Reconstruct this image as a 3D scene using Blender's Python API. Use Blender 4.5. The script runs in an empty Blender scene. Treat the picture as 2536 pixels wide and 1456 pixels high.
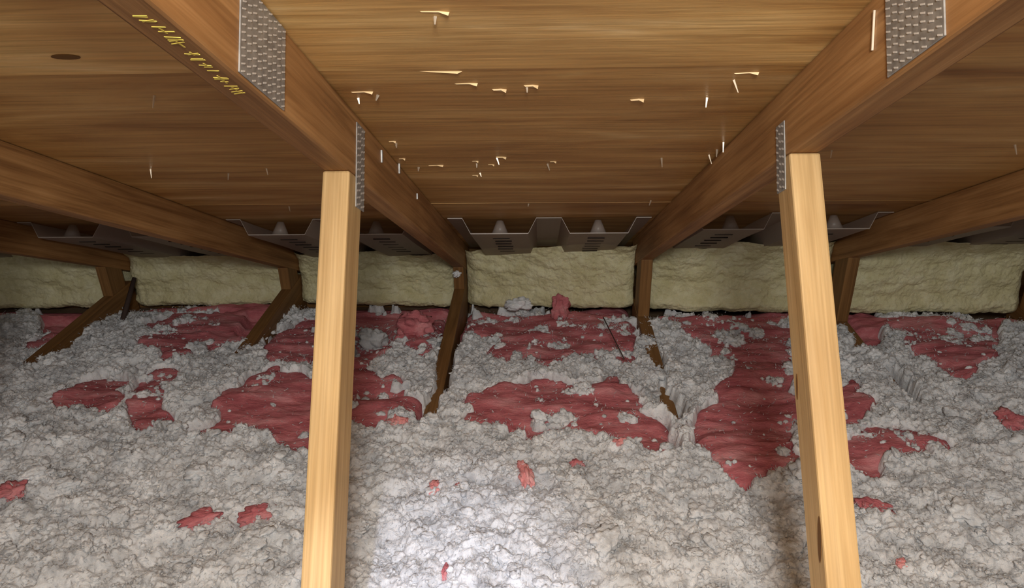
import bpy, bmesh, math, random
import numpy as np
from mathutils import Vector, Matrix

random.seed(7)
rng = np.random.default_rng(7)
SC = bpy.context.scene
COL = SC.collection

# ------------------------------------------------------------------ frame of the roof slope
# x = along the eave, s = down the slope away from the viewer, n = normal of the roof (up)
F = 1832.0                      # focal length in px of a 2536 x 1456 frame
VX, VY = 1338.0, 823.0          # vanishing point of the slope
AL = math.radians(28.5)
CA, SA = math.cos(AL), math.sin(AL)
Z0 = 1.23                       # eye height above the ceiling board
def P(x, s, n):
    return Vector((x, s*CA + n*SA, Z0 - s*SA + n*CA))
SLOPE = Matrix(((1, 0, 0, 0), (0, CA, SA, 0), (0, -SA, CA, Z0), (0, 0, 0, 1)))
NB, ND = .223, .312             # underside of the top chords, underside of the roof deck
TX = [-1.501, -.891, -.281, .329, .939, 1.549]   # truss centre lines
TH = .019                       # half thickness of the lumber

# ------------------------------------------------------------------ camera
a = math.atan2(VX-1268, F); b = math.atan2(VY-728, F)
fw = Vector((-math.sin(a)*math.cos(b), math.cos(a)*math.cos(b), math.sin(b)))   # in x, s, n
rt = Vector((math.cos(a), math.sin(a), 0)); up = rt.cross(fw)
R3 = SLOPE.to_3x3()
cm = Matrix.Identity(4)
for i, v in enumerate((R3 @ rt, R3 @ up, -(R3 @ fw))):
    for r in range(3): cm[r][i] = v[r]
cm.translation = P(0, 0, 0)
cd = bpy.data.cameras.new('camera'); cam = bpy.data.objects.new('camera', cd); COL.objects.link(cam)
cam.matrix_world = cm
cd.sensor_width = 36; cd.lens = F/2536*36; cd.clip_start = .02
SC.camera = cam

# ------------------------------------------------------------------ light
w = bpy.data.worlds.new('attic_air'); SC.world = w; w.use_nodes = True
bg = w.node_tree.nodes['Background']; bg.inputs[0].default_value = (1.0, .93, .85, 1); bg.inputs[1].default_value = .22
def lamp(name, kind, loc, power, col, size, target=None, **kw):
    l = bpy.data.lights.new(name, kind); l.energy = power; l.color = col
    l.shadow_soft_size = size
    for k, v in kw.items(): setattr(l, k, v)
    o = bpy.data.objects.new(name, l); COL.objects.link(o); o.location = loc
    if target is not None:
        o.rotation_euler = (Vector(target)-Vector(loc)).to_track_quat('-Z', 'Y').to_euler()
    return o
lamp('work_lamp', 'POINT', P(.04, -.36, .155), 82, (1.0, .98, .935), .10)
lamp('hand_torch', 'SPOT', P(-.14, .02, -.05), 54, (.74, .80, 1.0), .01, target=(-.15, .87, .22),
     spot_size=math.radians(26), spot_blend=1.0)
SC.view_settings.view_transform = 'Standard'; SC.view_settings.look = 'None'
SC.view_settings.gamma = 1; SC.view_settings.use_curve_mapping = False
SC.view_settings.exposure = 0.0

# ------------------------------------------------------------------ materials
def mat(name, rough=.8, spec=.2):
    m = bpy.data.materials.new(name); m.use_nodes = True
    p = m.node_tree.nodes['Principled BSDF']; p.inputs['Roughness'].default_value = rough
    p.inputs['Specular IOR Level'].default_value = spec
    return m, m.node_tree.nodes, m.node_tree.links, p
def node(ns, t, **kw):
    n = ns.new(t)
    for k, v in kw.items():
        if k in n.inputs: n.inputs[k].default_value = v
        else: setattr(n, k, v)
    return n
def coords(ns, ls, scale, rnd=True):
    tc = node(ns, 'ShaderNodeTexCoord'); mp = node(ns, 'ShaderNodeMapping'); mp.inputs['Scale'].default_value = scale
    ls.new(tc.outputs['Object'], mp.inputs['Vector'])
    if rnd:
        oi = node(ns, 'ShaderNodeObjectInfo'); mu = node(ns, 'ShaderNodeMath', operation='MULTIPLY'); mu.inputs[1].default_value = 37.0
        ls.new(oi.outputs['Random'], mu.inputs[0]); cb = node(ns, 'ShaderNodeCombineXYZ')
        for i in range(3): ls.new(mu.outputs[0], cb.inputs[i])
        ls.new(cb.outputs[0], mp.inputs['Location'])
    return mp.outputs['Vector']
def ramp(ns, ls, fac, stops):
    r = node(ns, 'ShaderNodeValToRGB')
    el = r.color_ramp.elements
    while len(el) < len(stops): el.new(.5)
    for e, (p, c) in zip(el, stops): e.position = p; e.color = (*c, 1)
    ls.new(fac, r.inputs[0]); return r.outputs[0]
def mix(ns, ls, fac, c1, c2, mode='MIX'):
    m = node(ns, 'ShaderNodeMix', data_type='RGBA', blend_type=mode)
    for s, v in ((m.inputs[0], fac), (m.inputs[6], c1), (m.inputs[7], c2)):
        if hasattr(v, 'links'): ls.new(v, s)
        else: s.default_value = v if isinstance(v, (int, float)) else (*v, 1)
    return m.outputs[2]
def bump(ns, ls, p, h, strength, dist):
    bn = node(ns, 'ShaderNodeBump'); bn.inputs['Strength'].default_value = strength; bn.inputs['Distance'].default_value = dist
    ls.new(h, bn.inputs['Height']); ls.new(bn.outputs[0], p.inputs['Normal'])

def lumber(name, dark, mid, light, rings=26.0, rough=.6):
    m, ns, ls, p = mat(name, rough, .25)
    v = coords(ns, ls, (1.0, rings, rings))
    n1 = node(ns, 'ShaderNodeTexNoise', Scale=2.6, Detail=5.0, Roughness=.62, Distortion=.5); ls.new(v, n1.inputs['Vector'])
    v2 = coords(ns, ls, (2.2, 150, 150))
    n2 = node(ns, 'ShaderNodeTexNoise', Scale=2.0, Detail=3.0); ls.new(v2, n2.inputs['Vector'])
    v3 = coords(ns, ls, (3, 7, 7))
    n3 = node(ns, 'ShaderNodeTexNoise', Scale=1.6, Detail=2.0); ls.new(v3, n3.inputs['Vector'])
    c = ramp(ns, ls, n1.outputs['Fac'], [(.28, dark), (.5, mid), (.74, light)])
    f = ramp(ns, ls, n2.outputs['Fac'], [(.3, (.80, .78, .74)), (.7, (1.1, 1.1, 1.1))])
    c = mix(ns, ls, .75, c, f, 'MULTIPLY')
    g = ramp(ns, ls, n3.outputs['Fac'], [(.3, (.78, .72, .66)), (.7, (1.12, 1.12, 1.1))])
    c = mix(ns, ls, .7, c, g, 'MULTIPLY')
    ls.new(c, p.inputs['Base Color']); bump(ns, ls, p, n2.outputs['Fac'], .25, .001)
    return m
M_CHORD = lumber('aged_orange_lumber', (.19, .085, .028), (.32, .16, .058), (.43, .235, .095))
M_POST = lumber('pale_yellow_lumber', (.42, .265, .11), (.53, .355, .165), (.62, .435, .225), rings=20)
M_DARK = lumber('brown_lumber', (.13, .062, .02), (.20, .10, .034), (.27, .14, .05))

def plywood(name, tint):
    m, ns, ls, p = mat(name, .5, .3)
    v = coords(ns, ls, (.9, 6.5, 4))
    n1 = node(ns, 'ShaderNodeTexNoise', Scale=1.5, Detail=8.0, Roughness=.6, Distortion=1.3); ls.new(v, n1.inputs['Vector'])
    v2 = coords(ns, ls, (2.4, 62, 9))
    n2 = node(ns, 'ShaderNodeTexNoise', Scale=1.8, Detail=5.0, Roughness=.6, Distortion=.3); ls.new(v2, n2.inputs['Vector'])
    v3 = coords(ns, ls, (1.2, 2.6, 2))
    n3 = node(ns, 'ShaderNodeTexNoise', Scale=1.7, Detail=3.0, Distortion=.6); ls.new(v3, n3.inputs['Vector'])
    c = ramp(ns, ls, n1.outputs['Fac'], [(.27, (.27, .14, .046)), (.46, (.43, .27, .105)), (.58, (.50, .34, .15)), (.72, (.64, .50, .29))])
    f = ramp(ns, ls, n2.outputs['Fac'], [(.3, (.70, .66, .58)), (.5, (1, 1, 1)), (.78, (1.22, 1.18, 1.1))])
    c = mix(ns, ls, .8, c, f, 'MULTIPLY')
    g = ramp(ns, ls, n3.outputs['Fac'], [(.32, (.78, .68, .60)), (.66, (1.1, 1.1, 1.12))])
    c = mix(ns, ls, .8, c, g, 'MULTIPLY')
    c = mix(ns, ls, 1.0, c, tint, 'MULTIPLY')
    ls.new(c, p.inputs['Base Color']); bump(ns, ls, p, n2.outputs['Fac'], .3, .002)
    return m
M_PLY = [plywood('golden_plywood', (1.42, 1.38, 1.26)), plywood('shaded_tan_plywood', (1.04, .92, .76)), plywood('shaded_brown_plywood', (.90, .79, .66))]  # sheet tones differ; the lower two also have the bay's shade in their tint

def fibrous(name, cols, scale, rough=.95, stretch=(1, 1, 1), bs=.6, bd=.004, rnd=False, sss=0):
    m, ns, ls, p = mat(name, rough, .08)
    p.inputs['Subsurface Weight'].default_value = sss; p.inputs['Subsurface Radius'].default_value = (1, 1, 1); p.inputs['Subsurface Scale'].default_value = .006
    v = coords(ns, ls, stretch, rnd)
    n1 = node(ns, 'ShaderNodeTexNoise', Scale=scale, Detail=6.0, Roughness=.65); ls.new(v, n1.inputs['Vector'])
    n2 = node(ns, 'ShaderNodeTexNoise', Scale=scale*7, Detail=4.0, Roughness=.7); ls.new(v, n2.inputs['Vector'])
    c = ramp(ns, ls, n1.outputs['Fac'], [(.3, cols[0]), (.5, cols[1]), (.7, cols[2])])
    ls.new(c, p.inputs['Base Color'])
    ad = node(ns, 'ShaderNodeMath', operation='ADD'); ls.new(n1.outputs['Fac'], ad.inputs[0]); ls.new(n2.outputs['Fac'], ad.inputs[1])
    bump(ns, ls, p, ad.outputs[0], bs, bd)
    return m
M_WHITE = fibrous('white_glass_wool', [(.42, .43, .45), (.68, .69, .705), (.84, .85, .865)], 17, bs=1.0, bd=.004, sss=.7)
M_PINK = fibrous('pink_glass_wool', [(.34, .085, .10), (.52, .165, .18), (.68, .32, .33)], 9, sss=.4, stretch=(1, 2.6, 2), bs=.7, bd=.006)
M_PALEPINK = fibrous('pale_pink_glass_wool', [(.62, .20, .20), (.76, .31, .30), (.82, .48, .46)], 22, bs=.8)
M_FOAM = fibrous('cream_spray_foam', [(.54, .49, .27), (.64, .59, .36), (.74, .70, .48)], 18, rough=.55, bs=.8, bd=.006)
def plain(name, c, rough=.8, spec=.2, metal=0):
    m, ns, ls, p = mat(name, rough, spec); p.inputs['Base Color'].default_value = (*c, 1); p.inputs['Metallic'].default_value = metal
    return m, ns, ls, p
def steel(name, c):
    m, ns, ls, p = plain(name, c, .5, .4, .75)
    v = coords(ns, ls, (1, 1, 1)); n = node(ns, 'ShaderNodeTexNoise', Scale=90.0, Detail=4.0); ls.new(v, n.inputs['Vector'])
    cc = ramp(ns, ls, n.outputs['Fac'], [(.3, tuple(x*.7 for x in c)), (.7, tuple(min(1, x*1.2) for x in c))])
    ls.new(cc, p.inputs['Base Color']); return m
M_STEEL = steel('galvanised_steel', (.40, .395, .38))
M_TOOTH = plain('bright_steel', (.72, .70, .66), .35, .5, .6)[0]
M_NAIL = plain('shiny_nail', (.80, .70, .55), .3, .5, .7)[0]
M_SPLINT = lumber('fresh_splinter', (.62, .42, .2), (.75, .55, .3), (.85, .67, .42))
M_YELLOW = plain('yellow_ink', (.72, .55, .10), .6, .3)[0]
M_SLOT = plain('slot_dark', (.018, .013, .009), .9)[0]
M_STICK = plain('dark_stick', (.05, .032, .026), .8)[0]
M_KNOT = plain('knot_brown', (.16, .075, .022), .7)[0]
M_BOARD = fibrous('shade_dark_gypsum', [(.10, .065, .04), (.14, .09, .055), (.18, .12, .08)], 10)  # board coloured dark so the gap at the foam's foot looks shaded
M_SHEATH = fibrous('wall_sheathing', [(.14, .08, .035), (.2, .12, .055), (.26, .16, .08)], 12)
def plastic():
    m = bpy.data.materials.new('clear_grey_plastic'); m.use_nodes = True; ns, ls = m.node_tree.nodes, m.node_tree.links
    ns.clear(); out = ns.new('ShaderNodeOutputMaterial')
    p = ns.new('ShaderNodeBsdfPrincipled'); p.inputs['Base Color'].default_value = (.52, .45, .41, 1); p.inputs['Roughness'].default_value = .35
    tl = ns.new('ShaderNodeBsdfTranslucent'); tl.inputs[0].default_value = (.62, .55, .49, 1)
    tr = ns.new('ShaderNodeBsdfTransparent'); tr.inputs[0].default_value = (.9, .86, .8, 1)
    m1 = ns.new('ShaderNodeMixShader'); m1.inputs[0].default_value = .3; ls.new(p.outputs[0], m1.inputs[1]); ls.new(tl.outputs[0], m1.inputs[2])
    m2 = ns.new('ShaderNodeMixShader'); m2.inputs[0].default_value = .52; ls.new(m1.outputs[0], m2.inputs[1]); ls.new(tr.outputs[0], m2.inputs[2])
    ls.new(m2.outputs[0], out.inputs[0]); return m
M_PLASTIC = plastic()

# ------------------------------------------------------------------ helpers
def tag(o, label=None, cat=None, group=None, kind=None):
    for k, v in (('label', label), ('category', cat), ('group', group), ('kind', kind)):
        if v: o[k] = v
    return o
def empty(name, loc):
    o = bpy.data.objects.new(name, None); COL.objects.link(o); o.location = loc; o.empty_display_size = .1
    return o
def link(name, me, m, parent=None, M=None):
    o = bpy.data.objects.new(name, me); COL.objects.link(o)
    if m and not me.materials: me.materials.append(m)
    M = M or Matrix.Identity(4)
    if parent is not None:
        o.parent = parent
        M = parent_world(parent).inverted() @ M
    o.matrix_basis = M
    return o
def parent_world(o):
    M = o.matrix_basis.copy()
    while o.parent: o = o.parent; M = o.matrix_basis @ M
    return M
def mesh_np(name, v, faces, smooth=True):
    v = np.asarray(v, np.float32); faces = np.asarray(faces, np.int32)
    me = bpy.data.meshes.new(name); k = faces.shape[1]
    me.vertices.add(len(v)); me.vertices.foreach_set('co', v.ravel())
    me.loops.add(faces.size); me.loops.foreach_set('vertex_index', faces.ravel())
    me.polygons.add(len(faces)); me.polygons.foreach_set('loop_start', np.arange(0, faces.size, k, dtype=np.int32))
    me.polygons.foreach_set('loop_total', np.full(len(faces), k, np.int32))
    me.polygons.foreach_set('use_smooth', np.full(len(faces), smooth))
    me.update(calc_edges=True); me.validate(); return me
def bm_mesh(name, bm, smooth=False):
    bmesh.ops.recalc_face_normals(bm, faces=bm.faces)
    me = bpy.data.meshes.new(name); bm.to_mesh(me); bm.free()
    if smooth:
        for p in me.polygons: p.use_smooth = True
    return me
def add_hexa(bm, c):
    """c: 8 corners, bottom loop then top loop"""
    v = [bm.verts.new(p) for p in c]
    for q in ((0, 3, 2, 1), (4, 5, 6, 7), (0, 1, 5, 4), (1, 2, 6, 5), (2, 3, 7, 6), (3, 0, 4, 7)): bm.faces.new([v[i] for i in q])
    return v
def timber(name, corners, m, parent, axis, bev=.0025):
    """a sawn member from eight world corners, its local X along the grain"""
    x = Vector(axis).normalized(); y = Vector((1, 0, 0)); z = x.cross(y).normalized(); y = z.cross(x)
    c = sum((Vector(p) for p in corners), Vector())/8
    M = Matrix.Identity(4)
    for i, v in enumerate((x, y, z)):
        for r in range(3): M[r][i] = v[r]
    M.translation = c; Mi = M.inverted()
    bm = bmesh.new(); add_hexa(bm, [Mi @ Vector(p) for p in corners])
    if bev: bmesh.ops.bevel(bm, geom=list(bm.edges), offset=bev, segments=2, affect='EDGES', profile=.5)
    return link(name, bm_mesh(name, bm), m, parent, M)
def prism_x(quad, x0, x1):
    """quad of world (y, z) points swept over x"""
    return [Vector((x0, *q)) for q in quad] + [Vector((x1, *q)) for q in quad]
def yz(s, n):
    p = P(0, s, n); return (p.y, p.z)
def deck_at(px, py, n=ND):
    s = F*n/(VY-py); return ((px-VX)*s/F, s)

# numpy noise
def _hash(i, j, k):
    h = (i.astype(np.int64)*374761393 + j.astype(np.int64)*668265263 + k*1442695041) & 0xffffffff
    h = ((h ^ (h >> 13))*1274126177) & 0xffffffff
    return ((h ^ (h >> 16)) & 0xffffff)/float(0xffffff)
def vnoise(x, y, k=0):
    i = np.floor(x); j = np.floor(y); u = x-i; v = y-j; i = i.astype(np.int64); j = j.astype(np.int64)
    u = u*u*(3-2*u); v = v*v*(3-2*v)
    return (_hash(i, j, k)*(1-u)+_hash(i+1, j, k)*u)*(1-v) + (_hash(i, j+1, k)*(1-u)+_hash(i+1, j+1, k)*u)*v - .5
def fbm(x, y, k=0, o=4):
    t = 0; am = 1
    for q in range(o): t = t + am*vnoise(x, y, k+q*17); x = x*2.03+3.1; y = y*2.03+1.7; am *= .5
    return t
def billow(x, y, k=0):
    """rounded lumps: 1 at a lump's middle falling to 0 in the creases"""
    i = np.floor(x).astype(np.int64); j = np.floor(y).astype(np.int64); d = np.full(np.shape(x), 9.0)
    for di in (-1, 0, 1):
        for dj in (-1, 0, 1):
            cx = i+di+_hash(i+di, j+dj, k); cy = j+dj+_hash(i+di, j+dj, k+5)
            d = np.minimum(d, (x-cx)**2+(y-cy)**2)
    return 1-np.minimum(1, d)
def grid_faces(nx, ny):
    i = np.arange(nx*ny).reshape(ny, nx); return np.stack([i[:-1, :-1], i[:-1, 1:], i[1:, 1:], i[1:, :-1]], -1).reshape(-1, 4)

# ------------------------------------------------------------------ the setting
def struct(name, me, m, M=None, parent=None):
    o = link(name, me, m, parent, M)
    if parent is None: o['kind'] = 'structure'
    return o
def box_me(name, c0, c1, bev=0):
    bm = bmesh.new(); x0, y0, z0 = c0; x1, y1, z1 = c1
    add_hexa(bm, [(x0, y0, z0), (x1, y0, z0), (x1, y1, z0), (x0, y1, z0), (x0, y0, z1), (x1, y0, z1), (x1, y1, z1), (x0, y1, z1)])
    if bev: bmesh.ops.bevel(bm, geom=list(bm.edges), offset=bev, segments=1, affect='EDGES')
    return bm_mesh(name, bm)
XL, XR = -2.35, 2.35
struct('floor', box_me('floor', (XL, -1.6, -.013), (XR, 2.62, 0)), M_BOARD)
struct('wall_back', box_me('wall_back', (XL, 2.56, -.013), (XR, 2.62, .36)), M_SHEATH)
struct('trim_1', box_me('trim_1', (XL, 2.46, 0), (XR, 2.56, .04), .002), M_DARK)

ceiling = empty('ceiling', P(0, 1.2, ND)); ceiling['kind'] = 'structure'
for (s0, s1, dz), m in zip(((-1.9, .8615, 0), (.862, 1.769, .0002), (1.7705, 3.0, -.0006)), M_PLY):
    link('plywood_sheet', box_me('plywood_sheet', (XL, s0, ND+dz), (XR, s1, ND+.014+dz), .0003), m, ceiling, SLOPE)

# nail points that came through the deck, and the splinters around them
def nail_me(r, L):
    bm = bmesh.new()
    bmesh.ops.create_cone(bm, segments=4, radius1=r*.35, radius2=r, depth=L, cap_ends=True, matrix=Matrix.Translation((0, 0, -L/2)))
    return bm_mesh('nail', bm)
NAIL = [nail_me(.0022, .008), nail_me(.0020, .013), nail_me(.0018, .017)]
for px, py, k in ((975, 346, 0), (1033, 408, 0), (1180, 400, 0), (1230, 386, 1), (1188, 424, 0), (1357, 402, 1), (1640, 390, 2), (1757, 383, 2),
                  (1777, 370, 1), (1793, 352, 2), (1613, 496, 1), (1310, 502, 0), (704, 505, 1), (345, 408, 2), (645, 408, 1), (350, 216, 2),
                  (547, 420, 1), (1821, 195, 2), (1754, 240, 1), (2498, 365, 2), (2505, 430, 2), (2470, 445, 1), (878, 230, 0), (1072, 22, 0),
                  (2057, 375, 1), (928, 222, 0), (1305, 205, 0)):
    x, s = deck_at(px, py)
    link('nail', NAIL[k], M_NAIL, ceiling, SLOPE @ Matrix.Translation((x, s, ND)) @ Matrix.Rotation(random.uniform(-.35, .35), 4, 'Y') @ Matrix.Rotation(random.uniform(0, 1.5), 4, 'Z'))
def splinter_me(L, W):
    bm = bmesh.new()
    t = [(-L/2, 0, 0), (L*.1, -W/2, 0), (L/2, -W*.1, 0), (L*.2, W/2, 0)]
    bmv = [bm.verts.new(p) for p in t]; q = [bm.verts.new((p[0]*.8+L*.05, p[1]*.7, -W*.42 - (.003 if i == 2 else 0))) for i, p in enumerate(t)]
    bm.faces.new(bmv); bm.faces.new(q[::-1])
    for i in range(4): bm.faces.new((bmv[i], q[i], q[(i+1) % 4], bmv[(i+1) % 4]))
    return bm_mesh('splinter', bm)
SPL = [splinter_me(.032, .004), splinter_me(.02, .006), splinter_me(.013, .004)]
for px, py, k, r in ((1150, 196, 0, 0), (1235, 212, 1, .1), (1315, 203, 1, .1), (1068, 9, 0, .1), (885, 214, 0, 0), (965, 342, 2, 0), (1075, 404, 0, -.1),
                     (1240, 384, 1, .2), (1175, 394, 2, 0), (1215, 403, 2, .1), (1370, 397, 2, 0), (1580, 242, 1, -.1), (1175, 430, 2, .1), (1850, 178, 0, -.1), (990, 386, 2, 0)):
    x, s = deck_at(px, py)
    link('splinter', SPL[k], M_SPLINT, ceiling, SLOPE @ Matrix.Translation((x, s, ND+.001)) @ Matrix.Rotation(r, 4, 'Z'))
x, s = deck_at(985, 160)
link('splinter', splinter_me(.15, .0016), M_SPLINT, ceiling, SLOPE @ Matrix.Translation((x, s+.004, ND+.001)) @ Matrix.Rotation(.03, 4, 'Z'))
# a dark oval knot hole in the left-hand sheet
def disc(name, rx, ry, th, n=14):
    bm = bmesh.new(); bmesh.ops.create_cone(bm, segments=n, radius1=1, radius2=.9, depth=1, cap_ends=True)
    bmesh.ops.scale(bm, vec=(rx, ry, th), verts=bm.verts); return bm_mesh(name, bm)
x, s = deck_at(114, 111)
link('knot', disc('knot', .017, .0075, .002), M_KNOT, ceiling, SLOPE @ Matrix.Translation((x, s, ND)))

# ------------------------------------------------------------------ trusses
S_END = [2.56, 2.62, 2.62, 2.38, 2.34, 2.35]          # where each top chord runs into the foam
def s_front(x): return np.interp(x, [TX[0]-.6, TX[1], TX[2], TX[3], TX[4], TX[5]+.6], [2.57, 2.62, 2.60, 2.40, 2.35, 2.35])
def y_front(x): return s_front(x)*CA + NB*SA
POST = [(1.0, .93, .065), (1.0, .93, .065), (1.0, .929, .073), (.921, .8205, .056), (.93, .84, .06), (.93, .84, .06)]   # s at n=.223, s at n=-.322, depth
BC_TOP = .14
TR_LABEL = ['brown roof truss at the far left, third from the tan post with yellow print',
            'dark brown truss between the far left truss and the one carrying yellow print',
            'roof truss with yellow print on its rafter and pale post in front of foam',
            'roof truss with blurred steel plate and the right-hand pale post',
            'dark roof truss in the bay just right of the right-hand pale post',
            'truss cut off at the right edge of the view, beyond the cream foam']
def plate(parent, x, face, s0, s1, n0, n1, rows, cols):
    """a toothed steel plate pressed on a face of the lumber; face = +1 or -1 along x"""
    t = .0016; xs = sorted((x, x+face*t))
    o = link('truss_plate', box_me('truss_plate', (xs[0], s0, n0), (xs[1], s1, n1), .0004), M_STEEL, parent, SLOPE)
    bm = bmesh.new(); h = (n1-n0)/rows; wd = (s1-s0)/cols
    for i in range(rows):
        for j in range(cols):
            c = Vector((x+face*t, s0+(j+.5)*wd + random.uniform(-.0006, .0006), n0+(i+.5+.25*(j % 2)-.12)*h))
            a_, b_ = wd*.30, h*.17; d_ = face*.0011
            add_hexa(bm, [c+Vector((-d_*.3, -a_, -b_-.001)), c+Vector((-d_*.3, a_, -b_+.001)), c+Vector((-d_*.3, a_, b_+.001)), c+Vector((-d_*.3, -a_, b_-.001)),
                          c+Vector((d_*.2, -a_*.7, -b_*.6-.001)), c+Vector((d_, a_*.8, -b_*.6+.001)), c+Vector((d_, a_*.8, b_*.6+.001)), c+Vector((d_*.2, -a_*.7, b_*.6-.001))])
    te = link('plate_teeth', bm_mesh('plate_teeth', bm), M_TOOTH, o, SLOPE); te['kind'] = 'stuff'
    return o
trusses = []
for k, tx in enumerate(TX):
    x0, x1 = tx-TH, tx+TH; se = S_END[k]
    yh = yz(se-.015, NB)[0]                              # heel
    root = empty('roof_truss', (tx, yh, 0)); trusses.append(root)
    tag(root, TR_LABEL[k], 'truss', 'roof trusses in a row along the eave')
    timber('top_chord', prism_x([yz(-1.7, NB), yz(se+.1, NB), yz(se+.1, ND-.0005), yz(-1.7, ND-.0005)], x0, x1), M_CHORD, root, P(0, 1, 0)-P(0, 0, 0), .004)
    timber('bottom_chord', prism_x([(-1.5, .0005), (yh+.06, .0005), (yh+.06, BC_TOP), (-1.5, BC_TOP)], x0, x1), M_DARK, root, (0, 1, 0))
    zt = yz(se-.06, NB)[1]
    timber('heel_web', prism_x([(yh-.075, BC_TOP), (yh+.014, BC_TOP), (yh+.014, yz(se, NB)[1]+.012), (yh-.075, zt+.02)], x0+.001, x1-.001), M_DARK, root, (0, 0, 1))
    s1, s2, dp = POST[k]; sl = (s2-s1)/(-.322-NB)        # ds per dn
    f0 = Vector(yz(s1, NB-.0003)); b0 = Vector(yz(s1+dp, NB-.0003)); dv = Vector(yz(s1-sl, NB-1)) - Vector(yz(s1, NB))
    tf = (BC_TOP-f0.y)/dv.y; tb = (BC_TOP-b0.y)/dv.y
    f1 = f0+dv*tf; b1 = b0+dv*tb
    wb = timber('web', prism_x([tuple(f1), tuple(b1), tuple(b0), tuple(f0)], x0, x1), M_POST, root, (0, -dv.x, -dv.y), .003)
    wb['label'] = 'pale yellow new-looking post'
T2, T3 = trusses[2], trusses[3]
plate(T2, TX[2]+TH, 1, .622, .735, NB+.003, ND-.002, 12, 9)
plate(T3, TX[3]-TH, -1, .565, .659, NB+.003, ND-.002, 12, 8)
plate(T2, TX[2]+TH, 1, 1.032, 1.078, .178, .300, 12, 4)
plate(T3, TX[3]-TH, -1, .936, .968, .180, .268, 9, 3)
# small bright shiners beside the left chord, and one bent nail on the right chord
for px, py, L in ((938, 380, .02), (983, 410, .02), (1029, 482, .012)):
    s = F*.262/(VX-px); n = (VY-py)/F*s
    link('nail', box_me('nail', (-.0012, -.004, -L/2), (.0012, .002, L/2)), M_STEEL, T2, SLOPE @ Matrix.Translation((TX[2]+TH+.0012, s, n)) @ Matrix.Rotation(.12, 4, 'X'))
s = F*.31/(2168-VX); n = (VY-75)/F*s
link('nail', box_me('nail', (-.0009, -.0008, -.018), (.0009, .0008, .018)), M_NAIL, T3, SLOPE @ Matrix.Translation((TX[3]-TH-.0012, s, n)) @ Matrix.Rotation(.18, 4, 'X'))
# yellow stamped print on the underside of the left chord (illegible strokes)
bm = bmesh.new()
def stroke(px, py, ang, L, w_=.0013):
    """one pen stroke flat on the underside"""
    s = F*(NB)/(VY-py); x = (px-VX)*s/F
    d = Vector((math.cos(ang), math.sin(ang), 0)); e = Vector((-d.y, d.x, 0))*w_/2; c = Vector((x, s, NB-.0004)); h = Vector((0, 0, .0009))
    q = [c-d*L/2-e, c+d*L/2-e, c+d*L/2+e, c-d*L/2+e]
    add_hexa(bm, q+[p+h for p in q])
for px, py, n_ in ((303, 5, 2), (333, 22, 3), (352, 35, 2), (376, 50, 2), (396, 68, 4), (415, 84, 2), (444, 106, 3), (455, 118, 2), (487, 143, 3), (505, 156, 2), (524, 176, 4), (535, 184, 2), (552, 196, 4), (566, 208, 3)):
    for q in range(n_):
        u = random.uniform(-7, 7)
        stroke(px+u, py+u*.74+random.uniform(-2, 2), random.choice((.1, .05, .2, 1.5, -.3)), random.choice((.012, .010, .007)))
yp = link('stamp_print', bm_mesh('stamp_print', bm), M_YELLOW, T2, SLOPE); yp['kind'] = 'stuff'; yp['label'] = 'yellow stamped lumber print'
# knots and the dark streak on the right-hand post
def on_post_side(px, py, x):
    s = F*x/(px-VX); return x, s, (VY-py)/F*s
for px, py, rx, ry in ((2008, 1320, .005, .026), (1962, 955, .003, .016)):
    x, s, n = on_post_side(px, py, TX[3]-TH)
    link('knot', disc('knot', rx, ry, .0012), M_KNOT, T3, SLOPE @ Matrix.Translation((x, s, n)) @ Matrix.Rotation(math.pi/2, 4, 'Y') @ Matrix.Rotation(math.pi/2, 4, 'Z'))

# ------------------------------------------------------------------ vent baffles between the trusses
PROF = [(-.275, 0), (-.235, 0), (-.212, -.042), (-.056, -.042), (-.034, 0), (.034, 0), (.056, -.042), (.212, -.042), (.235, 0), (.275, 0)]
BN = ND-.003
def baffle_mesh(s0, s1):
    bm = bmesh.new(); ns_ = 8; t = .0011
    pts = []
    for (xa, na), (xb, nb) in zip(PROF[:-1], PROF[1:]):
        for q in range(4): pts.append((xa+(xb-xa)*q/4, na+(nb-na)*q/4))
    pts.append(PROF[-1])
    def row(off):
        return [[bm.verts.new((x, s0+(s1-s0)*i/ns_, n+off+.0012*math.sin(9*x+i))) for x, n in pts] for i in range(ns_+1)]
    A, B = row(0), row(-t); m_ = len(pts)
    for i in range(ns_):
        for j in range(m_-1):
            bm.faces.new((A[i][j], A[i][j+1], A[i+1][j+1], A[i+1][j])); bm.faces.new((B[i][j], B[i+1][j], B[i+1][j+1], B[i][j+1]))
    for j in range(m_-1):
        bm.faces.new((A[0][j], B[0][j], B[0][j+1], A[0][j+1])); bm.faces.new((A[-1][j], A[-1][j+1], B[-1][j+1], B[-1][j]))
    for i in range(ns_):
        bm.faces.new((A[i][0], A[i+1][0], B[i+1][0], B[i][0])); bm.faces.new((A[i][-1], B[i][-1], B[i+1][-1], A[i+1][-1]))
    return bm_mesh('vent_baffle', bm)
BAF = baffle_mesh(0, .66)
bm = bmesh.new()
for (xa, na), (xb, nb) in zip(PROF[:-1], PROF[1:]):
    add_hexa(bm, [(xa, -.0016, na-.0016), (xb, -.0016, nb-.0016), (xb, .0006, nb-.0016), (xa, .0006, na-.0016), (xa, -.0016, na+.0004), (xb, -.0016, nb+.0004), (xb, .0006, nb+.0004), (xa, .0006, na+.0004)])
BEDGE = bm_mesh('lit_front_edge', bm)
M_EDGE = plain('lit_plastic_edge', (.36, .31, .27), .4, .4)[0]  # colour of a strip added to paint light caught along the baffle rim
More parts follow.
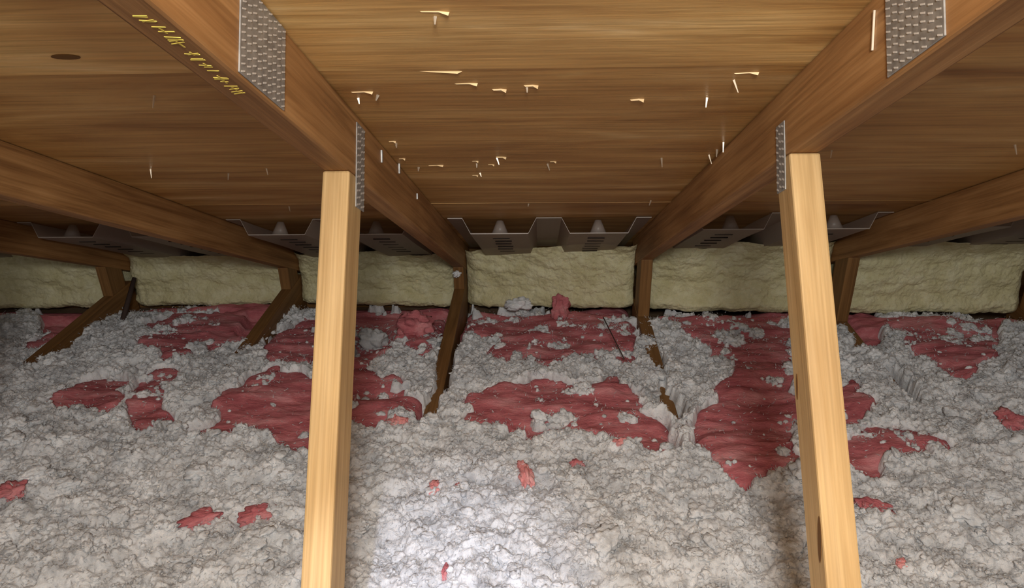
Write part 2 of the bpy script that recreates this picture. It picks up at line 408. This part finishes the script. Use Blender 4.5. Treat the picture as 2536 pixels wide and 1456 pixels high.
bm = bmesh.new(); bmesh.ops.create_cone(bm, segments=12, radius1=.024, radius2=.009, depth=.038, cap_ends=True); SPACER = bm_mesh('spacer', bm, True)
SLOTM = box_me('vent_slot', (-.024, -.004, -.0009), (.024, .004, .0021), .0006)
BF_LABEL = ['grey plastic vent baffle above the foam at the far left', 'grey plastic vent baffle half hidden behind the second truss from the left edge',
            'slotted plastic vent baffle passing behind the left-hand post', 'plastic vent baffle in the middle bay between the two posts',
            'plastic vent baffle passing behind the right-hand post', 'shadowed plastic vent baffle above the foam at the far right']
bays = [(TX[0]-.61, TX[0])] + list(zip(TX[:-1], TX[1:]))
for k, (xa, xb) in enumerate(bays):
    xc = (xa+xb)/2; s0 = 1.985 + (.02, .03, 0, 0, -.06, -.08)[k]
    o = link('vent_baffle', BAF, M_PLASTIC, None, SLOPE @ Matrix.Translation((xc, s0, BN)))
    tag(o, BF_LABEL[k], 'baffle', 'vent baffles under the roof deck')
    link('lit_front_edge', BEDGE, M_EDGE, o, SLOPE @ Matrix.Translation((xc, s0, BN)))['label'] = 'strip painted as the lit front edge'
    for sx in (-.134, .134):
        for ds in (.03, .36):
            link('spacer', SPACER, M_PLASTIC, o, SLOPE @ Matrix.Translation((xc+sx, s0+ds, BN-.0225)))
        for q in range(6):
            link('vent_slot', SLOTM, M_SLOT, o, SLOPE @ Matrix.Translation((xc+sx+.003*(q % 2), s0+.10+.065*q, BN-.0435)))

# ------------------------------------------------------------------ spray foam, one block in each bay
FO_LABEL = ['shadowed cream spray foam block at the far left edge, behind the first truss', 'cream spray foam block in the bay with the dark leaning stick',
            'lumpy cream spray foam block partly behind the left-hand post', 'bright cream spray foam block in the middle bay between the two posts',
            'cream spray foam block partly behind the right-hand post', 'dim cream spray foam block at the far right, under the dark rafter']
for k, (xa, xb) in enumerate(bays):
    x0, x1 = xa+TH+.002, xb-TH-.002; nx, nz = 190, 96
    u = np.linspace(0, 1, nx); X, V = np.meshgrid(x0+(x1-x0)*u, np.linspace(0, 1, nz))
    yf = y_front(X)
    zt = Z0 - ((yf-(ND-.02)*SA)/CA)*SA + (ND-.02)*CA
    zb = .035 + .012*fbm(X*14, X*0, 3)+ np.interp(X, [-.3, .33], [0, .075])
    Zz = zb+(zt-zb)*V
    e = np.minimum(X-x0, x1-X); rnd_ = np.clip(1-e/.035, 0, 1)**2*.022
    bl = billow(X*15+k*7, Zz*22, 11)*.012 + billow(X*42+k*3, Zz*46, 13)*.005 + billow(X*100, Zz*105, 19)*.0036 + fbm(X*5+k, Zz*13, 23)*.018 + fbm(X*130, Zz*130, 29, 2)*.0022
    lip = .016*np.exp(-((V-.14)/.09)**2) + .05*np.clip((V-.72)/.28, 0, 1)**2*(.5+fbm(X*7, X*0+k, 29, 2))
    bot = np.clip(1-V/.07, 0, 1)**2*.03
    Y = yf - bl - lip + rnd_ + bot + .012
    # edges of the block swell a little over the lumber
    Xw = X + 0
    fr = np.stack([Xw, Y, Zz], -1).reshape(-1, 3)
    bk = np.stack([X, np.full_like(X, 2.555), Zz-V*((2.555-Y)*SA/CA+.01)], -1)
    n0 = len(fr); per = np.concatenate([np.arange(nx), np.arange(1, nz)*nx+nx-1, (nz-1)*nx+np.arange(nx-2, -1, -1), np.arange(nz-2, 0, -1)*nx])
    ring = bk.reshape(-1, 3)[per]; m_ = len(per)
    side = np.stack([per, n0+np.arange(m_), n0+(np.arange(m_)+1) % m_, np.roll(per, -1)], -1)
    me = mesh_np('spray_foam', np.concatenate([fr, ring]), np.concatenate([grid_faces(nx, nz), side]))
    tag(link('spray_foam', me, M_FOAM), FO_LABEL[k], 'foam', 'spray foam blocks between the trusses')

# ------------------------------------------------------------------ insulation on the ceiling
def base_w(x, y):
    yr = y_front(x); zr = np.interp(x, [-1.5, -.3, .33, 1.0, 2], [.045, .045, .115, .125, .13])
    t = np.clip((y-1.3)/(yr-1.3), 0, 1.05)
    return .215 + (zr-.215)*t**1.25
def ground(px, py):
    d = cm.to_3x3() @ Vector(((px-1268)/F, -(py-728)/F, -1)); o = cm.translation
    z = .2
    for _ in range(12):
        t = (z-o.z)/d.z; q = o+d*t; z = .5*z+.5*float(base_w(q.x, q.y))
    return (q.x, q.y)
PINK_AREAS = [
 [(1150,1040),(1190,975),(1300,950),(1420,942),(1500,935),(1560,985),(1590,1010),(1640,1030),(1670,1100),(1650,1130),(1590,1110),(1510,1075),(1430,1070),(1330,1055),(1285,1085),(1265,1050),(1200,1045)],
 [(560,985),(590,930),(680,915),(790,940),(790,1110),(700,1085),(680,1060),(560,1060),(480,1070),(540,1010)],
 [(865,840),(965,855),(930,895),(900,900),(960,930),(1000,970),(1065,985),(1060,1010),(1000,1035),(865,1030)],
 [(960,800),(1050,775),(1090,785),(1095,850),(1070,890),(1030,855),(970,830)],
 [(1120,772),(1300,768),(1440,768),(1560,800),(1620,835),(1560,850),(1560,880),(1500,900),(1440,880),(1340,905),(1200,872),(1230,835),(1150,825)],
 [(30,895),(90,830),(210,812),(170,870),(60,905)],
 [(90,985),(180,960),(230,912),(290,930),(305,990),(230,1012),(180,1000)],
 [(325,915),(435,898),(420,970),(395,1055),(345,1040),(320,1000)],
 [(300,830),(420,775),(600,770),(590,830),(540,850),(470,850),(430,890),(330,850)],
 [(650,860),(700,800),(790,770),(790,900),(650,900)],
 [(1660,790),(1730,765),(1880,740),(1960,800),(1965,1000),(1965,1130),(1830,1190),(1740,1120),(1720,1060),(1770,960),(1830,900),(1740,840)],
 [(2060,1080),(2180,1030),(2300,1072),(2325,1108),(2170,1150),(2060,1160)],
 [(2200,795),(2300,770),(2480,775),(2470,870),(2400,930),(2300,880),(2220,835)],
 [(2060,980),(2100,940),(2160,1000),(2080,1040)],
 [(1640,770),(1700,760),(1700,800),(1640,800)],
]
WOOD_AREAS = [
 [(1110,690),(1165,690),(1160,780),(1122,880),(1098,980),(1072,1000),(1090,880)],
 [(550,700),(735,690),(680,800),(590,850),(545,830)], [(100,690),(275,690),(255,800),(190,830),(100,810)], [(2050,660),(2120,660),(2190,830),(2150,860),(2070,770)],
 [(1570,660),(1630,660),(1645,790),(1595,790)],
]
STEP = .0034
gx = np.arange(-2.25, 2.25, STEP); gy = np.arange(.45, 2.50, STEP)
GX, GY = np.meshgrid(gx, gy)
def in_poly(x, y, poly):
    r = np.zeros(x.shape, bool); px, py = poly[-1]
    for qx, qy in poly:
        c = ((qy > y) != (py > y)); 
        with np.errstate(divide='ignore', invalid='ignore'):
            xi = (px-qx)*(y-qy)/((py-qy) or 1e-9)+qx
        r ^= c & (x < xi); px, py = qx, qy
    return r
def blur(mk, n):
    for _ in range(n):
        mk = (np.roll(mk, 1, 0)+np.roll(mk, -1, 0)+mk)/3; mk = (np.roll(mk, 1, 1)+np.roll(mk, -1, 1)+mk)/3
    return mk
def area_mask(areas, wx, wy, n):
    r = np.zeros(wx.shape, bool)
    for pl in areas: r |= in_poly(wx, wy, [ground(*p) for p in pl])
    return blur(r.astype(np.float64), n)
WX = GX + .055*fbm(GX*20, GY*20, 71, 5); WY = GY + .065*fbm(GX*20, GY*20, 91, 5)
PM = area_mask(PINK_AREAS, WX, WY, 4)
WM = area_mask(WOOD_AREAS, GX+.012*fbm(GX*40, GY*40, 31, 3), GY+.012*fbm(GX*40, GY*40, 41, 3), 3)
for hx, hy, hr in ((TX[2], 1.545, .022), (TX[3], 1.56, .026), (TX[3], 1.83, .02), (TX[1], 1.47, .016), (TX[4], 1.68, .022)):   # bare spots on the bottom chords
    WM = np.maximum(WM, np.clip(1.6-np.hypot((GX-hx)*1.25, (GY-hy)*.36)/hr*(1+.5*fbm(GX*40, GY*40, 51, 2)), 0, 1))
BASE = base_w(GX, GY)
und = .03*fbm(GX*3, GY*3, 201, 3)
BUMP = .022*billow(GX*11, GY*11, 301) + .016*billow(GX*27+fbm(GX*9, GY*9, 5), GY*27, 307) + .013*billow(GX*54+.6*fbm(GX*30, GY*30, 6), GY*54, 313) + .0095*billow(GX*105, GY*105+.5*fbm(GX*60, GY*60, 8), 317) + .016*fbm(GX*24, GY*24, 401, 3) + .004*fbm(GX*130, GY*130, 405, 2)
HW = BASE + und + BUMP - BUMP.mean() + .006
YF = y_front(GX)
HP = BASE + und - .004 + .028*fbm(GX*5, GY*11, 501, 4) + .012*(billow(GX*7, GY*15+fbm(GX*6, GY*6, 511), 503)-.6) + .006*np.abs(fbm(GX*22, GY*60, 521, 3))
REAR = np.clip((GY-1.62)/.15, 0, 1)
tuftm = np.clip((fbm(GX*15, GY*15, 611, 4)-.33+.20*REAR+.06*(GX > .36))*8, 0, 1)          # loose white tufts that lie on the pink
band = np.clip((GY-YF+.10+.05*fbm(GX*9, GY*4, 801, 3))*30, 0, 1)
PM = np.maximum(PM, band)
VOID_AREAS = [[(870,755),(1110,762),(1085,785),(985,805),(960,850),(870,880)]]
VM = blur(area_mask(VOID_AREAS, GX+.02*fbm(GX*30, GY*30, 811, 3), GY, 3), 2)
HP = HP - .035*(1-np.clip(blur(PM, 5)*2.2, 0, 1)) - .09*VM - .03*np.clip((GY-YF+.05)/.05, 0, 1)
HW = HW - .12*VM
HWm = HW - .075*np.clip(PM*1.25-.12, 0, 1)*(1-.92*tuftm) - .13*np.clip(WM*1.3, 0, 1)
HWm = np.maximum(HWm, .004)
nx, ny = len(gx), len(gy)
keep = (GY < y_front(GX)+.02) & (np.abs(GX) < .80*GY+.5)
def field(name, H, sel, m):
    fc = grid_faces(nx, ny)
    ok = sel.ravel()[fc].all(1); fc = fc[ok]
    used = np.zeros(nx*ny, bool); used[fc.ravel()] = True
    idx = np.cumsum(used)-1
    v = np.stack([GX.ravel(), GY.ravel(), H.ravel()], -1)[used]
    return mesh_np(name, v, idx[fc])
o = link('loose_fill_insulation', field('loose_fill_insulation', HWm, keep, M_WHITE), M_WHITE)
tag(o, 'white fluffy loose-fill insulation covering the attic floor', 'insulation', kind='stuff')
WHITE = o
# pink batts, one laid in each bay between the bottom chords
BT_LABEL = ['pink batt at the far left beyond the first truss, mostly buried in white fluff', 'pink batt in the bay with the dark leaning stick',
            'pink batt running behind the left-hand post', 'pink batt in the middle bay with the widest bare pink patch',
            'pink batt running behind the right-hand post', 'pink batt at the far right under the dim foam']
for k, (xa, xb) in enumerate(bays):
    sel = keep & (GX > xa+TH+.002) & (GX < xb-TH-.002) & (GY > .8)
    e = np.minimum(GX-xa-TH, xb-TH-GX); Hk = np.maximum(HP - .03*np.clip(1-e/.05, 0, 1)**2 , .006)
    # batts are built at half the resolution
    sx = np.where((gx > xa+TH+.002) & (gx < xb-TH-.002))[0][::2]; sy = np.where((gy > .8) & (gy < float(y_front(np.array((xa+xb)/2)))+.03))[0][::2]
    sub = np.ix_(sy, sx); n1, n2 = len(sx), len(sy)
    top = np.stack([GX[sub], GY[sub], Hk[sub]], -1).reshape(-1, 3)
    per = np.concatenate([np.arange(n1), np.arange(1, n2)*n1+n1-1, (n2-1)*n1+np.arange(n1-2, -1, -1), np.arange(n2-2, 0, -1)*n1])
    ring = top[per].copy(); ring[:, 2] = .001; m_ = len(per)
    side = np.stack([per, n1*n2+np.arange(m_), n1*n2+(np.arange(m_)+1) % m_, np.roll(per, -1)], -1)
    tag(link('pink_batt', mesh_np('pink_batt', np.concatenate([top, ring]), np.concatenate([grid_faces(n1, n2), side])), M_PINK), BT_LABEL[k], 'insulation', 'pink batts between the bottom chords')

# clumps of the loose fill that sit proud of the surface (part of the same fill)
def noise3(x, y, z, k, o=3):
    return (fbm(x+z*.37, y-z*.61, k, o)+fbm(y+11.3+x*.29, z+4.7, k+1, o)+fbm(z-7.9, x+2.2-y*.41, k+2, o))/1.7
def lump_template(sub, k, rag=1.0):
    bm = bmesh.new(); bmesh.ops.create_icosphere(bm, subdivisions=sub, radius=1)
    co = np.array([v.co[:] for v in bm.verts]); fc = np.array([[v.index for v in f.verts] for f in bm.faces]); bm.free()
    x, y, z = co.T; r_ = np.random.default_rng(k)
    r = 1 + (.55 if rag == 1 else .8)*noise3(x*1.4+k*9, y*1.4+k*5, z*1.4, k)
    if sub > 2:                                        # cauliflower of round puffs
        D = r_.normal(0, 1, (26 if sub == 3 else 60, 3)); D /= np.linalg.norm(D, axis=1)[:, None]
        cap = np.sort(co @ D.T, axis=1)[:, -1]; w_ = 26 if sub == 3 else 60
        r = r*(.72+.34*np.sqrt(np.clip(1-(1-cap)*w_*.34, 0, 1))) + rag*.10*noise3(x*9, y*9, z*9+k, k+5, 2)
        r = r*(1+r_.normal(0, .018*rag, len(r)))
    else: r = (r + .25*noise3(x*3, y*3+k, z*3, k+3, 2))*(1+r_.normal(0, .09, len(r)))
    return co*np.clip(r, .35, 2)[:, None], fc
def height_at(x, y, H):
    i = np.clip(((y-gy[0])/STEP).astype(int), 0, ny-1); j = np.clip(((x-gx[0])/STEP).astype(int), 0, nx-1); return H[i, j], i, j
def spots(r_, count, onpink):
    x = r_.uniform(-2.1, 2.1, count*5); y = r_.uniform(.6, 2.4, count*5)
    ok = (np.abs(x+.02) < .78*y+.32) & (y < y_front(x)-.01); x, y = x[ok], y[ok]
    h, i, j = height_at(x, y, np.maximum(HWm, HP)); pm = PM[i, j]; wm = WM[i, j]; tm = tuftm[i, j]
    sel = (wm < .08) & ((pm < .10) | (tm > .4) | (r_.uniform(0, 1, len(x)) < onpink))
    return x[sel][:count], y[sel][:count], h[sel][:count]
def lumps(count, rmin, rmax, sub, seed, onpink, sink=.05):
    r_ = np.random.default_rng(seed); T = [lump_template(sub, seed*10+q) for q in range(8)]
    x, y, h = spots(r_, count, onpink)
    V, Fc, off = [], [], 0
    for q in range(len(x)):
        co, fc = T[q % 8]; rr = rmin+(rmax-rmin)*r_.uniform()**2.0
        sc_ = rr*np.array([r_.uniform(.7, 1.5), r_.uniform(.7, 1.3), r_.uniform(.5, .95)])
        an = r_.uniform(0, 6.28); c, s_ = math.cos(an), math.sin(an)
        p = co*sc_; p = np.stack([p[:, 0]*c-p[:, 1]*s_, p[:, 0]*s_+p[:, 1]*c, p[:, 2]], -1) + np.array([x[q], y[q], h[q]+rr*sink])
        V.append(p); Fc.append(fc+off); off += len(co)
    return np.concatenate(V), np.concatenate(Fc)
def fibres(count, seed, onpink):
    r_ = np.random.default_rng(seed); x, y, h = spots(r_, count, onpink); n = len(x)
    c = np.stack([x, y, h+r_.uniform(-.002, .008, n)], -1); d = r_.normal(0, 1, (n, 3)); d[:, 2] = np.abs(d[:, 2])*.7
    d /= np.linalg.norm(d, axis=1)[:, None]; e = np.cross(d, r_.normal(0, 1, (n, 3))); e /= np.linalg.norm(e, axis=1)[:, None]
    L = r_.uniform(.004, .012, n)[:, None]; w_ = r_.uniform(.0005, .0013, n)[:, None]
    v = np.stack([c-e*w_, c+e*w_, c+d*L], 1).reshape(-1, 3); return v, np.arange(3*n).reshape(-1, 3)
parts = [lumps(240, .012, .024, 4, 3, .0), lumps(2300, .006, .014, 3, 4, .03), lumps(4500, .0025, .007, 2, 5, .09), fibres(90000, 6, .12)]
V, Fc, off = [], [], 0
for v, f in parts: V.append(v); Fc.append(f+off); off += len(v)
cl = link('clumps', mesh_np('clumps', np.concatenate(V), np.concatenate(Fc)), M_WHITE, WHITE); cl['kind'] = 'stuff'

# ------------------------------------------------------------------ single tufts and odds and ends
def tuft(name, px, py, rx, ry, rz, m, label, cat, k, lift=.3, rot=0, xy=None, z=None):
    co, fc = lump_template(4, k, 1.0 if name == 'white_tuft' else 1.6)
    v = co*np.array([rx, ry, rz])*.86
    x, y = xy or ground(px, py)
    h = float(height_at(np.array([x]), np.array([y]), np.maximum(HWm, HP))[0][0]) if z is None else z
    o = link(name, mesh_np(name, v, fc), m, None, Matrix.Translation((x, y, h+rz*lift)) @ Matrix.Rotation(rot, 4, 'Z'))
    return tag(o, label, cat)
WT, PT = 'white_tuft', 'pink_tuft'
tuft(WT, 920, 800, .050, .04, .045, M_WHITE, 'round white fluff ball under the foam just right of the left-hand post', 'insulation', 31, .6)
tuft(WT, 1133, 0, .020, .016, .016, M_WHITE, 'small white tuft stuck on the heel of the truss with yellow print', 'insulation', 32, 0,
     xy=(TX[2]-.004, yz(2.605, NB)[0]-.088), z=.205)
tuft(WT, 950, 968, .018, .016, .012, M_WHITE, 'small white tuft alone on bare pink beside the left-hand post', 'insulation', 33, .5)
tuft(WT, 1335, 1040, .024, .02, .022, M_WHITE, 'white tuft on the lower edge of the widest bare pink patch', 'insulation', 34, .5)
tuft(PT, 1397, 760, .036, .026, .05, M_PINK, 'pink tuft standing up against the foam in the middle bay', 'insulation', 35, .55, xy=(.068, 2.205), z=.098)
tuft(WT, 1265, 745, .05, .025, .026, M_WHITE, 'flat grey tuft at the foot of the foam, left of the standing pink tuft', 'insulation', 50, .5, xy=(-.075, 2.25), z=.105)
tuft(PT, 1035, 830, .055, .05, .045, M_PINK, 'pink lump beside the dark bottom chord, near the round white fluff ball', 'insulation', 36, .4)
tuft(PT, 1302, 1180, .016, .045, .016, M_PALEPINK, 'narrow salmon pink scrap below the widest bare pink patch', 'insulation', 37, .12, .15)
tuft(PT, 985, 1042, .03, .018, .014, M_PALEPINK, 'pale pink scrap on the fluff just right of the left-hand post', 'insulation', 38, .12, -.5)
tuft(PT, 500, 1280, .05, .024, .016, M_PINK, 'long red-pink scrap on white fluff left of the left-hand post', 'insulation', 39, .12, .5)
tuft(PT, 640, 1265, .036, .024, .018, M_PINK, 'short red-pink scrap nearest the left-hand post, on white fluff', 'insulation', 40, .12, .3)
tuft(PT, 25, 1225, .045, .04, .02, M_PINK, 'pink scrap at the left edge of the view, on white fluff', 'insulation', 41, .12, .4)
tuft(PT, 2165, 1270, .035, .022, .016, M_PINK, 'dull pink scrap on fluff just right of the right-hand post', 'insulation', 42, .12, -.6)
tuft(PT, 1428, 1140, .016, .012, .010, M_PINK, 'tiny red scrap below the right end of the widest pink patch', 'insulation', 43, .12)
tuft(PT, 1540, 1110, .02, .014, .010, M_PALEPINK, 'tiny faint pink scrap against the lower edge of the widest pink patch', 'insulation', 44, .12)
tuft(PT, 1075, 1212, .018, .022, .010, M_PALEPINK, 'faint pink scrap, left of two above the bright torch-lit fluff', 'insulation', 45, .12)
tuft(PT, 1130, 1215, .008, .016, .008, M_PALEPINK, 'faint pink scrap, right of two above the bright torch-lit fluff', 'insulation', 46, .12)
tuft(PT, 1103, 1415, .009, .02, .009, M_PINK, 'small red scrap in the bright torch-lit fluff', 'insulation', 47, .2)
tuft(PT, 2505, 1050, .04, .05, .022, M_PINK, 'pink scrap at the right edge of the view, on grey fluff', 'insulation', 48, .1)
tuft(PT, 2225, 1412, .014, .012, .008, M_PALEPINK, 'tiny pink scrap low down right of the right-hand post', 'insulation', 49, .12)
def rod(name, p0, p1, r, m, label, cat, segs=8):
    p0, p1 = Vector(p0), Vector(p1); d = p1-p0; bm = bmesh.new()
    bmesh.ops.create_cone(bm, segments=segs, radius1=r, radius2=r*.75, depth=d.length, cap_ends=True)
    o = link(name, bm_mesh(name, bm, True), m, None, Matrix.Translation((p0+p1)/2) @ d.to_track_quat('Z', 'Y').to_matrix().to_4x4())
    return tag(o, label, cat)
def ray(px, py, y):
    d = cm.to_3x3() @ Vector(((px-1268)/F, -(py-728)/F, -1)); o = cm.translation; return o+d*((y-o.y)/d.y)
rod('stick', ray(298, 815, 2.16), ray(333, 688, 2.30), .0095, M_STICK, 'dark stick leaning against the cream foam in the second bay from the left', 'stick', 6)
gx0 = ground(1545, 905); gx1 = ground(1492, 830)
rod('wire', (gx0[0], gx0[1], .19), (gx1[0], gx1[1], .20), .0018, M_STICK, 'thin dark wire lying over pink and white insulation in the middle bay', 'wire', 6)
